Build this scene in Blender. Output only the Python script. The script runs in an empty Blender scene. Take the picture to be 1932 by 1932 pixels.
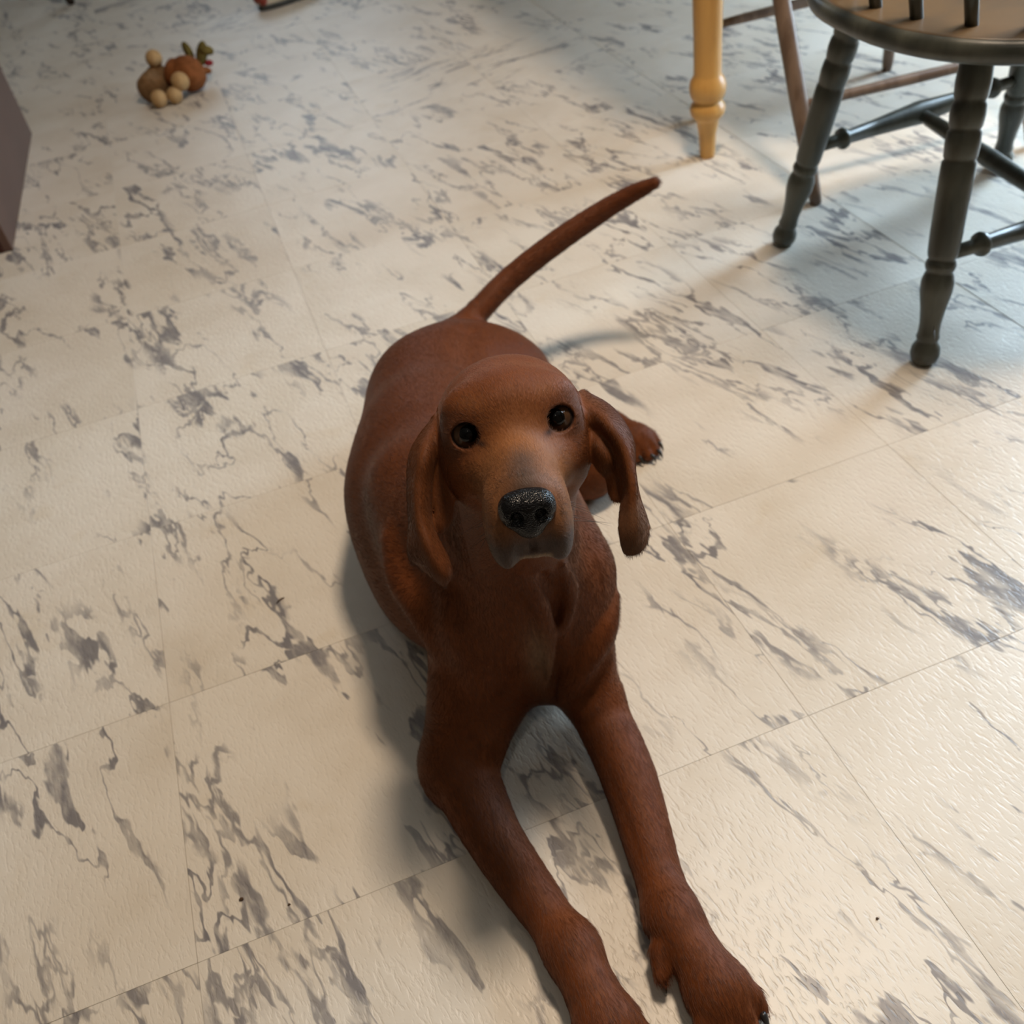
import bpy, bmesh, math, random
import numpy as np
from mathutils import Vector, Matrix

# ------------------------------------------------------------------ camera, light, exposure
scene = bpy.context.scene
COL = scene.collection
random.seed(7)
rng = np.random.default_rng(11)

cam_d = bpy.data.cameras.new('camera')
cam = bpy.data.objects.new('camera', cam_d); COL.objects.link(cam)
cam_d.sensor_fit = 'HORIZONTAL'; cam_d.sensor_width = 36.0
cam_d.lens = 36.0 * 1823.92 / 1932.0
cam_d.clip_start = 0.02; cam_d.clip_end = 60
CR = Vector((0.93242371, -0.33581207, -0.13347766))
CU = Vector((0.32345357, 0.61087585, 0.72263994))
CD = Vector((0.16113293, 0.71698044, -0.67821474))
cam.matrix_world = Matrix(((CR.x, CU.x, -CD.x, 0.24964332), (CR.y, CU.y, -CD.y, -0.76579931),
                           (CR.z, CU.z, -CD.z, 0.82766256), (0, 0, 0, 1)))
cam_d.dof.use_dof = True; cam_d.dof.focus_distance = 0.66; cam_d.dof.aperture_fstop = 9.0
scene.camera = cam

world = bpy.data.worlds.new('world'); scene.world = world; world.use_nodes = True
bg = world.node_tree.nodes['Background']
bg.inputs[0].default_value = (1.0, 0.93, 0.84, 1); bg.inputs[1].default_value = 0.15

def area_light(name, loc, target, sx, sy, power, color, spread=None):
    l = bpy.data.lights.new(name, 'AREA'); l.shape = 'RECTANGLE'; l.size = sx; l.size_y = sy
    l.energy = power; l.color = color
    if spread: l.spread = spread
    o = bpy.data.objects.new(name, l); COL.objects.link(o); o.location = loc
    o.rotation_euler = (Vector(target) - Vector(loc)).to_track_quat('-Z', 'Y').to_euler()
    return o
# warm ceiling lamp in the middle of the room; the daylight comes from the glazed door built with the right wall
area_light('ceiling_lamp_light', (0.98, 0.08, 2.38), (0.98, 0.08, 0.0), 0.30, 0.30, 39, (1.0, 0.79, 0.59))
area_light('downlight_light', (0.10, -1.25, 2.42), (0.10, -1.0, 0.0), 0.10, 0.10, 2.5, (1.0, 0.86, 0.70))
DOOR_GLOW = 30.0; WINDOW_GLOW = 9.0; BACK_GLOW = 3.6

vs = scene.view_settings
vs.view_transform = 'Standard'; vs.look = 'None'; vs.exposure = 0.0; vs.gamma = 1.0; vs.use_curve_mapping = False
scene.cycles.use_denoising = True
scene.cycles.max_bounces = 6; scene.cycles.diffuse_bounces = 3; scene.cycles.glossy_bounces = 2; scene.cycles.transmission_bounces = 2
scene.cycles.use_adaptive_sampling = True; scene.cycles.adaptive_threshold = 0.025
scene.cycles.caustics_reflective = False; scene.cycles.caustics_refractive = False
scene.cycles_curves.shape = 'RIBBONS'

# ------------------------------------------------------------------ helpers
def tag(o, label=None, cat=None, group=None, kind=None):
    if label: o['label'] = label
    if cat: o['category'] = cat
    if group: o['group'] = group
    if kind: o['kind'] = kind
    return o

def empty(name, loc, rz=0.0):
    o = bpy.data.objects.new(name, None); COL.objects.link(o)
    o.location = loc; o.rotation_euler = (0, 0, rz); o.empty_display_size = 0.05
    return o

def link_mesh(name, me, mat, parent=None, smooth=True):
    o = bpy.data.objects.new(name, me); COL.objects.link(o)
    if mat is not None and not me.materials: me.materials.append(mat)
    if smooth and len(me.polygons):
        me.polygons.foreach_set('use_smooth', np.ones(len(me.polygons), dtype=bool))
    if parent is not None:
        o.parent = parent
    return o

def rel(parent, pts):
    """world points -> parent's local (parents here are unrotated empties)"""
    L = Vector(parent.location)
    return [Vector(p) - L for p in pts]

def bm_obj(name, bm, mat, parent=None, smooth=True):
    bmesh.ops.recalc_face_normals(bm, faces=bm.faces[:])
    me = bpy.data.meshes.new(name); bm.to_mesh(me); bm.free()
    return link_mesh(name, me, mat, parent, smooth)

def add_lathe(bm, a, b, prof, seg=20):
    """turned piece along a->b; prof = [(t 0..1, radius)]"""
    a, b = Vector(a), Vector(b); ax = b - a
    q = ax.to_track_quat('Z', 'Y'); ex = q @ Vector((1, 0, 0)); ey = q @ Vector((0, 1, 0))
    rings = []
    for t, r in prof:
        c = a + ax * t
        rings.append([bm.verts.new(c + ex * (r * math.cos(2 * math.pi * i / seg)) + ey * (r * math.sin(2 * math.pi * i / seg))) for i in range(seg)])
    for r0, r1 in zip(rings, rings[1:]):
        for i in range(seg):
            bm.faces.new((r0[i], r0[(i + 1) % seg], r1[(i + 1) % seg], r1[i]))
    bm.faces.new(rings[0][::-1]); bm.faces.new(rings[-1])

def add_tube(bm, pts, radii, seg=10):
    pts = [Vector(p) for p in pts]; n = len(pts); rings = []
    up = Vector((0.13, 0.27, 0.95))
    for i, p in enumerate(pts):
        d = (pts[min(i + 1, n - 1)] - pts[max(i - 1, 0)]).normalized()
        x = d.cross(up).normalized(); y = x.cross(d)
        r = radii[i] if hasattr(radii, '__len__') else radii
        rings.append([bm.verts.new(p + x * (r * math.cos(2 * math.pi * k / seg)) + y * (r * math.sin(2 * math.pi * k / seg))) for k in range(seg)])
    for r0, r1 in zip(rings, rings[1:]):
        for i in range(seg):
            bm.faces.new((r0[i], r0[(i + 1) % seg], r1[(i + 1) % seg], r1[i]))
    bm.faces.new(rings[0][::-1]); bm.faces.new(rings[-1])

def add_box(bm, lo, hi, bevel=0.0):
    lo, hi = Vector(lo), Vector(hi)
    m = Matrix.Translation((lo + hi) / 2) @ Matrix.Diagonal((hi.x - lo.x, hi.y - lo.y, hi.z - lo.z, 1))
    r = bmesh.ops.create_cube(bm, size=1.0, matrix=m)
    if bevel:
        es = list({e for v in r['verts'] for e in v.link_edges})
        bmesh.ops.bevel(bm, geom=es, offset=bevel, segments=2, affect='EDGES', profile=0.5)

def add_ball(bm, c, rx, ry, rz, rot=None, seg=20, ring=12):
    m = Matrix.Translation(c) @ (rot.to_4x4() if rot is not None else Matrix.Identity(4)) @ Matrix.Diagonal((rx, ry, rz, 1))
    bmesh.ops.create_uvsphere(bm, u_segments=seg, v_segments=ring, radius=1.0, matrix=m)

# ------------------------------------------------------------------ materials
class NT:
    def __init__(self, name):
        self.m = bpy.data.materials.new(name); self.m.use_nodes = True
        self.t = self.m.node_tree; self.b = self.t.nodes['Principled BSDF']
    def n(self, typ, **kw):
        nd = self.t.nodes.new(typ)
        for k, v in kw.items(): setattr(nd, k, v)
        return nd
    def l(self, a, b): self.t.links.new(a, b)
    def val(self, sock, v):
        if hasattr(v, 'node'): self.l(v, sock)
        else: sock.default_value = v
    def math(self, op, a, b=0.0, c=0.0, clamp=False):
        nd = self.n('ShaderNodeMath', operation=op); nd.use_clamp = clamp
        self.val(nd.inputs[0], a); self.val(nd.inputs[1], b)
        if len(nd.inputs) > 2: self.val(nd.inputs[2], c)
        return nd.outputs[0]
    def vmath(self, op, a, b=(0, 0, 0)):
        nd = self.n('ShaderNodeVectorMath', operation=op)
        self.val(nd.inputs[0], a); self.val(nd.inputs[1], b)
        return nd.outputs[0]
    def smooth(self, x, lo, hi, a=0.0, b=1.0):
        nd = self.n('ShaderNodeMapRange', interpolation_type='SMOOTHSTEP')
        self.val(nd.inputs[0], x)
        for i, v in enumerate((lo, hi, a, b)): self.val(nd.inputs[1 + i], v)
        return nd.outputs[0]
    def noise(self, vec, scale, detail=3.0, rough=0.5, dist=0.0, color=False):
        nd = self.n('ShaderNodeTexNoise'); self.val(nd.inputs['Vector'], vec)
        nd.inputs['Scale'].default_value = scale; nd.inputs['Detail'].default_value = detail
        nd.inputs['Roughness'].default_value = rough; nd.inputs['Distortion'].default_value = dist
        return nd.outputs['Color'] if color else nd.outputs['Fac']
    def mix(self, f, a, b):
        nd = self.n('ShaderNodeMix', data_type='RGBA')
        self.val(nd.inputs[0], f); self.val(nd.inputs[6], a); self.val(nd.inputs[7], b)
        return nd.outputs[2]
    def mapping(self, vec, rot=(0, 0, 0), scale=(1, 1, 1), loc=(0, 0, 0)):
        nd = self.n('ShaderNodeMapping'); self.val(nd.inputs[0], vec)
        nd.inputs['Location'].default_value = loc; nd.inputs['Rotation'].default_value = rot; nd.inputs['Scale'].default_value = scale
        return nd.outputs[0]
    def bump(self, h, strength, dist, normal=None):
        nd = self.n('ShaderNodeBump'); nd.inputs['Strength'].default_value = strength; nd.inputs['Distance'].default_value = dist
        self.val(nd.inputs['Height'], h)
        if normal is not None: self.l(normal, nd.inputs['Normal'])
        return nd.outputs[0]

def simple(name, col, rough=0.5, noise_amt=0.15, nscale=30, stretch=(1, 1, 1), spec=0.4, bump=0.0, col2=None):
    T = NT(name); tc = T.n('ShaderNodeTexCoord').outputs['Object']
    v = T.mapping(tc, scale=stretch)
    f = T.noise(v, nscale, 4, 0.55)
    c2 = col2 or tuple(c * (1 - noise_amt * 2) for c in col)
    c = T.mix(T.smooth(f, 0.35, 0.65), (*c2, 1), (*col, 1))
    T.l(c, T.b.inputs['Base Color'])
    T.b.inputs['Roughness'].default_value = rough; T.b.inputs['Specular IOR Level'].default_value = spec
    if bump: T.l(T.bump(f, bump, 0.002), T.b.inputs['Normal'])
    return T.m

def tile_material(name):
    T = NT(name)
    tc = T.n('ShaderNodeTexCoord').outputs['Object']
    rnd = T.n('ShaderNodeObjectInfo').outputs['Random']
    off = T.n('ShaderNodeCombineXYZ')
    T.l(T.math('MULTIPLY', rnd, 37.0), off.inputs[0]); T.l(T.math('MULTIPLY', rnd, 91.0), off.inputs[1]); T.l(T.math('MULTIPLY', rnd, 53.0), off.inputs[2])
    p = T.vmath('ADD', tc, off.outputs[0])
    # vein space: long axis turned about 16 degrees from the tile edge
    q = T.mapping(T.mapping(p, rot=(0, 0, math.radians(-16))), scale=(2.7, 0.72, 1.0))
    warp = T.noise(q, 6.0, 4, 0.6, color=True)
    q2 = T.vmath('ADD', q, T.vmath('MULTIPLY', T.vmath('SUBTRACT', warp, (0.5, 0.5, 0.5)), (0.26, 0.26, 0.0)))
    n1 = T.noise(q2, 3.5, 3.5, 0.56)
    ridge = T.math('ABSOLUTE', T.math('SUBTRACT', n1, 0.5))
    wn = T.noise(q, 10.0, 2, 0.5)
    width = T.smooth(wn, 0.36, 0.74, 0.006, 0.042)
    line = T.math('SUBTRACT', 1.0, T.smooth(T.math('DIVIDE', ridge, width), 0.45, 1.05))
    mask = T.smooth(T.noise(q, 3.6, 2, 0.5), 0.455, 0.545)
    line = T.math('MULTIPLY', line, mask)
    # filled blotches hugging the veins
    n2 = T.noise(q2, 7.0, 5.0, 0.62)
    blot = T.smooth(n2, 0.635, 0.655)
    blot = T.math('MULTIPLY', blot, T.smooth(T.noise(q, 2.6, 1, 0.5), 0.44, 0.56))
    n3 = T.noise(q2, 6.2, 3.5, 0.58)
    fine = T.math('MULTIPLY', T.math('SUBTRACT', 1.0, T.smooth(T.math('ABSOLUTE', T.math('SUBTRACT', n3, 0.5)), 0.006, 0.028)), T.math('MULTIPLY', T.smooth(T.noise(q, 4.2, 2, 0.5), 0.50, 0.58), 0.85))
    v = T.math('MAXIMUM', T.math('MAXIMUM', line, T.math('MULTIPLY', blot, 0.9)), fine)
    dens = T.noise(q, 26.0, 3, 0.6)
    v = T.math('MULTIPLY', v, T.smooth(dens, 0.32, 0.58, 0.5, 1.0))
    cloud = T.noise(p, 7.0, 4, 0.6)
    base = T.mix(T.smooth(cloud, 0.35, 0.7), (0.73, 0.68, 0.60, 1), (0.66, 0.60, 0.51, 1))
    stain = T.smooth(T.noise(p, 11.0, 3, 0.6), 0.62, 0.74, 0.0, 0.22)
    base = T.mix(stain, base, (0.58, 0.48, 0.33, 1))
    veinc = T.mix(T.noise(q, 30.0, 2, 0.5), (0.13, 0.127, 0.15, 1), (0.24, 0.225, 0.22, 1))
    col = T.mix(T.math('MULTIPLY', v, 0.94), base, veinc)
    T.l(col, T.b.inputs['Base Color'])
    # embossed vinyl: short dents running with the grain
    e = T.mapping(T.mapping(p, rot=(0, 0, math.radians(-10))), scale=(3.2, 1.0, 1.0))
    ew = T.vmath('ADD', e, T.vmath('MULTIPLY', T.noise(e, 40.0, 2, 0.5, color=True), (0.012, 0.012, 0)))
    h1 = T.smooth(T.noise(ew, 88.0, 2, 0.5), 0.28, 0.52)
    h2 = T.noise(p, 420.0, 2, 0.5)
    h = T.math('ADD', T.math('MULTIPLY', h1, 1.0), T.math('MULTIPLY', h2, 0.12))
    T.l(T.bump(h, 0.42, 0.0008), T.b.inputs['Normal'])
    T.b.inputs['Roughness'].default_value = 0.38
    T.b.inputs['Specular IOR Level'].default_value = 0.45
    return T.m

M = {}
M['tile'] = tile_material('vinyl marble tile')
M['joint'] = simple('tile joint', (0.16, 0.13, 0.10), 0.9)

def coat_material():
    T = NT('red hound coat')
    at = T.n('ShaderNodeAttribute', attribute_name='coat').outputs['Color']
    tc = T.n('ShaderNodeTexCoord').outputs['Object']
    s = T.mapping(tc, scale=(1, 0.35, 0.5))
    f = T.noise(s, 700, 3, 0.6); g = T.noise(tc, 26, 3, 0.55); k = T.noise(tc, 8, 2, 0.5)
    c = T.mix(T.smooth(f, 0.25, 0.75, 0.0, 0.55), at, T.vmath('MULTIPLY', at, (0.62, 0.55, 0.5)))
    c = T.mix(T.smooth(g, 0.35, 0.7, 0.0, 0.30), c, T.vmath('MULTIPLY', c, (1.35, 1.3, 1.25)))
    T.l(c, T.b.inputs['Base Color'])
    T.b.inputs['Roughness'].default_value = 0.52
    T.b.inputs['Specular IOR Level'].default_value = 0.12
    T.b.inputs['Sheen Weight'].default_value = 0.04
    T.b.inputs['Sheen Roughness'].default_value = 0.45
    T.b.inputs['Sheen Tint'].default_value = (1.0, 0.72, 0.55, 1)
    h = T.math('ADD', f, T.math('MULTIPLY', g, 0.8))
    T.l(T.bump(h, 0.45, 0.0012), T.b.inputs['Normal'])
    return T.m
M['coat'] = coat_material()

def nose_material():
    T = NT('wet nose leather'); tc = T.n('ShaderNodeTexCoord').outputs['Object']
    vo = T.n('ShaderNodeTexVoronoi'); T.l(tc, vo.inputs['Vector']); vo.inputs['Scale'].default_value = 900
    T.b.inputs['Base Color'].default_value = (0.0045, 0.0042, 0.0045, 1)
    T.b.inputs['Roughness'].default_value = 0.22; T.b.inputs['Specular IOR Level'].default_value = 0.26
    T.l(T.bump(vo.outputs['Distance'], 0.5, 0.0008), T.b.inputs['Normal'])
    return T.m
M['nose'] = nose_material()
M['claw'] = simple('dark claw horn', (0.03, 0.028, 0.028), 0.28, 0.2, 200)
M['whisker'] = simple('whisker hair', (0.05, 0.03, 0.02), 0.5)
M['whisker_pale'] = simple('pale chin hair', (0.55, 0.48, 0.40), 0.5)

def eye_material():
    T = NT('dark eye'); tc = T.n('ShaderNodeTexCoord').outputs['Object']
    # object's +Y looks out of the eye: pupil and iris from the angle to that axis
    sep = T.n('ShaderNodeSeparateXYZ'); T.l(T.vmath('NORMALIZE', tc), sep.inputs[0])
    y = sep.outputs[1]
    iris = T.mix(T.noise(tc, 500, 3, 0.6), (0.045, 0.022, 0.011, 1), (0.085, 0.045, 0.024, 1))
    c = T.mix(T.smooth(y, 0.90, 0.925), iris, (0.002, 0.002, 0.002, 1))
    c = T.mix(T.smooth(y, 0.70, 0.74, 1.0, 0.0), c, (0.035, 0.024, 0.020, 1))
    T.l(c, T.b.inputs['Base Color'])
    T.b.inputs['Roughness'].default_value = 0.02; T.b.inputs['Specular IOR Level'].default_value = 0.24
    return T.m
M['eye'] = eye_material()

# ------------------------------------------------------------------ floor: 12 inch vinyl tiles
TS = 0.3048
bm = bmesh.new(); add_box(bm, (-2.45, -2.4, -0.03), (2.85, 4.95, -0.0025))
floor = tag(bm_obj('floor', bm, M['joint'], smooth=False), 'off-white vinyl tile floor with grey marble veining', None, None, 'structure')

def tile_mesh():
    w = TS / 2 - 0.00014; b = 0.00022
    bm = bmesh.new()
    top = [bm.verts.new((x * (w - b), y * (w - b), 0)) for x, y in ((-1, -1), (1, -1), (1, 1), (-1, 1))]
    mid = [bm.verts.new((x * w, y * w, -b)) for x, y in ((-1, -1), (1, -1), (1, 1), (-1, 1))]
    low = [bm.verts.new((x * w, y * w, -0.0024)) for x, y in ((-1, -1), (1, -1), (1, 1), (-1, 1))]
    bm.faces.new(top)
    for i in range(4):
        j = (i + 1) % 4
        bm.faces.new((mid[i], mid[j], top[j], top[i])); bm.faces.new((low[i], low[j], mid[j], mid[i]))
    me = bpy.data.meshes.new('tile'); bm.to_mesh(me); bm.free(); me.materials.append(M['tile'])
    return me
tile_me = tile_mesh()
turned = {(3, 5), (2, 5), (5, 9), (1, 8), (0, 10), (7, 6)}
for j in range(-4, 16):
    for i in range(-5, 9):
        # keep to the part of the floor around the view
        x, y = (i + 0.5) * TS, (j + 0.5) * TS
        if i >= 4: x += 0.0011          # the open seam under the chairs
        if y > 1.5 and x < -1.3: continue
        if y < -0.3 and not -0.9 < x < 1.6: continue
        o = bpy.data.objects.new('tile', tile_me); COL.objects.link(o)
        o.parent = floor
        o.location = (x, y, -0.0004 * random.random() * 0.5)
        o.rotation_euler = (0, 0, math.pi / 2 if (i, j) in turned else (0 if random.random() < 0.5 else math.pi))

# ------------------------------------------------------------------ walls and the glazed door on the right
M['wall'] = simple('tan wall paint', (0.21, 0.165, 0.115), 0.8, 0.03, 6)
M['ceil'] = simple('ceiling paint', (0.44, 0.40, 0.35), 0.9, 0.03, 6)
M['trim'] = simple('white gloss trim', (0.75, 0.73, 0.69), 0.4, 0.03, 10)
T_ = NT('daylit door glass'); T_.b.inputs['Base Color'].default_value = (0.05, 0.06, 0.07, 1); T_.b.inputs['Roughness'].default_value = 0.05
T_.b.inputs['Emission Color'].default_value = (0.62, 0.82, 1.0, 1); T_.b.inputs['Emission Strength'].default_value = DOOR_GLOW
M['pane'] = T_.m
def wall_box(name, boxes, mat, parent=None):
    bm = bmesh.new()
    for lo, hi in boxes: add_box(bm, lo, hi)
    o = bm_obj(name, bm, mat, parent, False)
    if parent is None: o['kind'] = 'structure'
    return o
DX, DY0, DY1, DZ = 2.74, 0.50, 1.20, 2.05
BX0, BX1, BZ0, BZ1 = 0.25, 1.45, 0.85, 2.05
wall_box('wall_back', [((-2.4, 4.80, 0.0), (BX0, 4.92, 2.5)), ((BX1, 4.80, 0.0), (2.84, 4.92, 2.5)), ((BX0, 4.80, 0.0), (BX1, 4.92, BZ0)), ((BX0, 4.80, BZ1), (BX1, 4.92, 2.5))], M['wall'])
wall_box('wall_front', [((-2.4, -2.42, 0.0), (2.84, -2.305, 2.5))], M['wall'])
wall_box('ceiling', [((-2.42, -2.42, 2.501), (2.84, 4.92, 2.56))], M['ceil'])
wall_box('wall_left', [((-2.42, -2.3, 0.0), (-2.30, 4.795, 2.5))], M['wall'])
WY0, WY1, WZ0, WZ1 = -0.25, 0.36, 1.12, 2.05
wall_box('wall_right', [((DX, -2.3, 0.0), (DX + 0.10, WY0, 2.5)), ((DX, WY0, 0.0), (DX + 0.10, WY1, WZ0)), ((DX, WY0, WZ1), (DX + 0.10, WY1, 2.5)), ((DX, WY1, 0.0), (DX + 0.10, DY0, 2.5)), ((DX, DY1, 0.0), (DX + 0.10, 4.795, 2.5)), ((DX, DY0, DZ), (DX + 0.10, DY1, 2.5))], M['wall'])
wall_box('baseboard_right', [((DX - 0.014, -2.3, 0.0), (DX - 0.001, DY0 - 0.07, 0.09)), ((DX - 0.014, DY1 + 0.07, 0.0), (DX - 0.001, 4.79, 0.09))], M['trim'])
wall_box('baseboard_back', [((-2.29, 4.786, 0.0), (DX - 0.02, 4.799, 0.09))], M['trim'])
door = wall_box('door_1', [((DX + 0.02, DY0 + 0.002, 0.004), (DX + 0.06, DY0 + 0.07, DZ - 0.002)), ((DX + 0.02, DY1 - 0.07, 0.004), (DX + 0.06, DY1 - 0.002, DZ - 0.002)),
                ((DX + 0.02, DY0 + 0.07, 0.004), (DX + 0.06, DY1 - 0.07, 0.14)), ((DX + 0.02, DY0 + 0.07, DZ - 0.12), (DX + 0.06, DY1 - 0.07, DZ - 0.002))], M['trim'])
wall_box('pane', [((DX + 0.035, DY0 + 0.071, 0.141), (DX + 0.045, DY1 - 0.071, DZ - 0.121))], M['pane'], door)
T_ = NT('daylit window glass'); T_.b.inputs['Base Color'].default_value = (0.05, 0.06, 0.07, 1); T_.b.inputs['Roughness'].default_value = 0.05
T_.b.inputs['Emission Color'].default_value = (0.70, 0.86, 1.0, 1); T_.b.inputs['Emission Strength'].default_value = WINDOW_GLOW
win = wall_box('window_1', [((DX + 0.02, WY0 + 0.002, WZ0 + 0.002), (DX + 0.06, WY0 + 0.045, WZ1 - 0.002)), ((DX + 0.02, WY1 - 0.045, WZ0 + 0.002), (DX + 0.06, WY1 - 0.002, WZ1 - 0.002)),
                ((DX + 0.02, WY0 + 0.045, WZ0 + 0.002), (DX + 0.06, WY1 - 0.045, WZ0 + 0.045)), ((DX + 0.02, WY0 + 0.045, WZ1 - 0.045), (DX + 0.06, WY1 - 0.045, WZ1 - 0.002)),
                ((DX + 0.02, WY0 + 0.045, (WZ0 + WZ1) / 2 - 0.015), (DX + 0.06, WY1 - 0.045, (WZ0 + WZ1) / 2 + 0.015))], M['trim'])
wall_box('pane', [((DX + 0.035, WY0 + 0.046, WZ0 + 0.046), (DX + 0.045, WY1 - 0.046, (WZ0 + WZ1) / 2 - 0.016))], T_.m, win)
wall_box('pane', [((DX + 0.035, WY0 + 0.046, (WZ0 + WZ1) / 2 + 0.016), (DX + 0.045, WY1 - 0.046, WZ1 - 0.046))], T_.m, win)
T_ = NT('daylit back window glass'); T_.b.inputs['Base Color'].default_value = (0.05, 0.06, 0.07, 1); T_.b.inputs['Roughness'].default_value = 0.05
T_.b.inputs['Emission Color'].default_value = (0.70, 0.86, 1.0, 1); T_.b.inputs['Emission Strength'].default_value = BACK_GLOW
win = wall_box('window_2', [((BX0 + 0.002, 4.82, BZ0 + 0.002), (BX0 + 0.05, 4.86, BZ1 - 0.002)), ((BX1 - 0.05, 4.82, BZ0 + 0.002), (BX1 - 0.002, 4.86, BZ1 - 0.002)),
                ((BX0 + 0.05, 4.82, BZ0 + 0.002), (BX1 - 0.05, 4.86, BZ0 + 0.05)), ((BX0 + 0.05, 4.82, BZ1 - 0.05), (BX1 - 0.05, 4.86, BZ1 - 0.002)), (((BX0 + BX1) / 2 - 0.02, 4.82, BZ0 + 0.05), ((BX0 + BX1) / 2 + 0.02, 4.86, BZ1 - 0.05))], M['trim'])
for x0, x1 in ((BX0 + 0.051, (BX0 + BX1) / 2 - 0.021), ((BX0 + BX1) / 2 + 0.021, BX1 - 0.051)):
    wall_box('pane', [((x0, 4.835, BZ0 + 0.051), (x1, 4.845, BZ1 - 0.051))], T_.m, win)

#SECTION_DOG
# ------------------------------------------------------------------ signed-distance modelling of the dog
class Field:
    def __init__(self, lo, hi, h):
        self.lo = np.array(lo, np.float32); self.h = h
        self.n = np.ceil((np.array(hi) - np.array(lo)) / h).astype(int) + 1
        self.D = np.full(self.n, 0.2, np.float32)
        self.ax = [self.lo[i] + h * np.arange(self.n[i], dtype=np.float32) for i in range(3)]
    def block(self, lo, hi):
        a = np.clip(np.floor((np.asarray(lo) - self.lo) / self.h).astype(int), 0, self.n - 1)
        b = np.clip(np.ceil((np.asarray(hi) - self.lo) / self.h).astype(int) + 1, 1, self.n)
        sl = tuple(slice(a[i], b[i]) for i in range(3))
        X = self.ax[0][sl[0]][:, None, None]; Y = self.ax[1][sl[1]][None, :, None]; Z = self.ax[2][sl[2]][None, None, :]
        return sl, X, Y, Z
    def put(self, sl, d, k, op):
        A = self.D[sl]
        if op == 'sub': d = -d
        if k > 0:
            h = np.maximum(k - np.abs(A - d), 0) / k
            s = h * h * k * 0.25
        else: s = 0
        self.D[sl] = np.minimum(A, d) - s if op == 'add' else np.maximum(A, d) + s
    def cone(self, a, b, r1, r2, k=0.02, op='add'):
        a = np.array(a, float); b = np.array(b, float); r = max(r1, r2) + k + 0.012
        sl, X, Y, Z = self.block(np.minimum(a, b) - r, np.maximum(a, b) + r)
        ba = b - a; L2 = float(ba @ ba) + 1e-12
        px, py, pz = X - a[0], Y - a[1], Z - a[2]
        t = np.clip((px * ba[0] + py * ba[1] + pz * ba[2]) / L2, 0, 1)
        d = np.sqrt((px - t * ba[0]) ** 2 + (py - t * ba[1]) ** 2 + (pz - t * ba[2]) ** 2) - (r1 + (r2 - r1) * t)
        if d.size: self.put(sl, d.astype(np.float32), k, op)
    def path(self, pts, radii, k=0.02, op='add'):
        """union of round cones along a polyline, blended into the field once"""
        P = np.array(pts, float); R = np.array(radii, float); m = R.max() + k + 0.012
        sl, X, Y, Z = self.block(P.min(0) - m, P.max(0) + m)
        best = None
        for a, b, r1, r2 in zip(P[:-1], P[1:], R[:-1], R[1:]):
            ba = b - a; L2 = float(ba @ ba) + 1e-12
            px, py, pz = X - np.float32(a[0]), Y - np.float32(a[1]), Z - np.float32(a[2])
            t = np.clip((px * np.float32(ba[0]) + py * np.float32(ba[1]) + pz * np.float32(ba[2])) / np.float32(L2), 0, 1)
            d = np.sqrt((px - t * np.float32(ba[0])) ** 2 + (py - t * np.float32(ba[1])) ** 2 + (pz - t * np.float32(ba[2])) ** 2) - (np.float32(r1) + np.float32(r2 - r1) * t)
            best = d if best is None else np.minimum(best, d)
        if best.size: self.put(sl, best, k, op)
    def chain(self, pts, radii, k=0.02, op='add'):
        n = 5 * (len(pts) - 1) + 1
        self.path(catmull(pts, n), np.interp(np.linspace(0, len(pts) - 1, n), np.arange(len(pts)), radii), k, op)
    def ell(self, c, r, k=0.02, op='add', rot=None):
        """ellipsoid; rot = 3x3 whose COLUMNS are the ellipsoid's axes in world space"""
        c = np.array(c, float); r = np.array(r, float); Rm = np.eye(3) if rot is None else np.array(rot, float)
        e = (np.abs(Rm) @ r) * 1.15 + 2.2 * k + 0.015
        sl, X, Y, Z = self.block(c - e, c + e)
        p = (X - c[0], Y - c[1], Z - c[2])
        q = [p[0] * Rm[0, i] + p[1] * Rm[1, i] + p[2] * Rm[2, i] for i in range(3)]
        k0 = np.sqrt(sum((q[i] / r[i]) ** 2 for i in range(3))) + 1e-9
        k1 = np.sqrt(sum((q[i] / r[i] ** 2) ** 2 for i in range(3))) + 1e-9
        if k0.size: self.put(sl, (k0 * (k0 - 1) / k1).astype(np.float32), k, op)
    def sheet(self, P, rad, k=0.006):
        """thin skin laid over sample points P (n,3) with radius rad (n,)"""
        w = int(math.ceil((rad.max() + 0.0042) / self.h))
        keep = np.all((P > self.lo - 0.01) & (P < self.lo + self.h * self.n + 0.01), 1); P = P[keep]; rad = rad[keep]
        if not len(P): return
        idx = np.round((P - self.lo) / self.h).astype(int)
        lo = idx.min(0) - w - 1; hi = idx.max(0) + w + 2
        lo = np.maximum(lo, 0); hi = np.minimum(hi, self.n)
        S = np.full(hi - lo, 0.05, np.float32)
        rg = np.arange(-w, w + 1)
        for dx in rg:
            for dy in rg:
                for dz in rg:
                    if dx * dx + dy * dy + dz * dz > (w + 0.5) ** 2: continue
                    c = idx + (dx, dy, dz)
                    ok = np.all((c >= lo) & (c < hi), 1)
                    c = c[ok]; pos = self.lo + c * self.h
                    d = (np.sqrt(((pos - P[ok]) ** 2).sum(1)) - rad[ok]).astype(np.float32)
                    c = c - lo
                    np.minimum.at(S, (c[:, 0], c[:, 1], c[:, 2]), d)
        sl = tuple(slice(lo[i], hi[i]) for i in range(3))
        self.put(sl, S, k, 'add')
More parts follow.
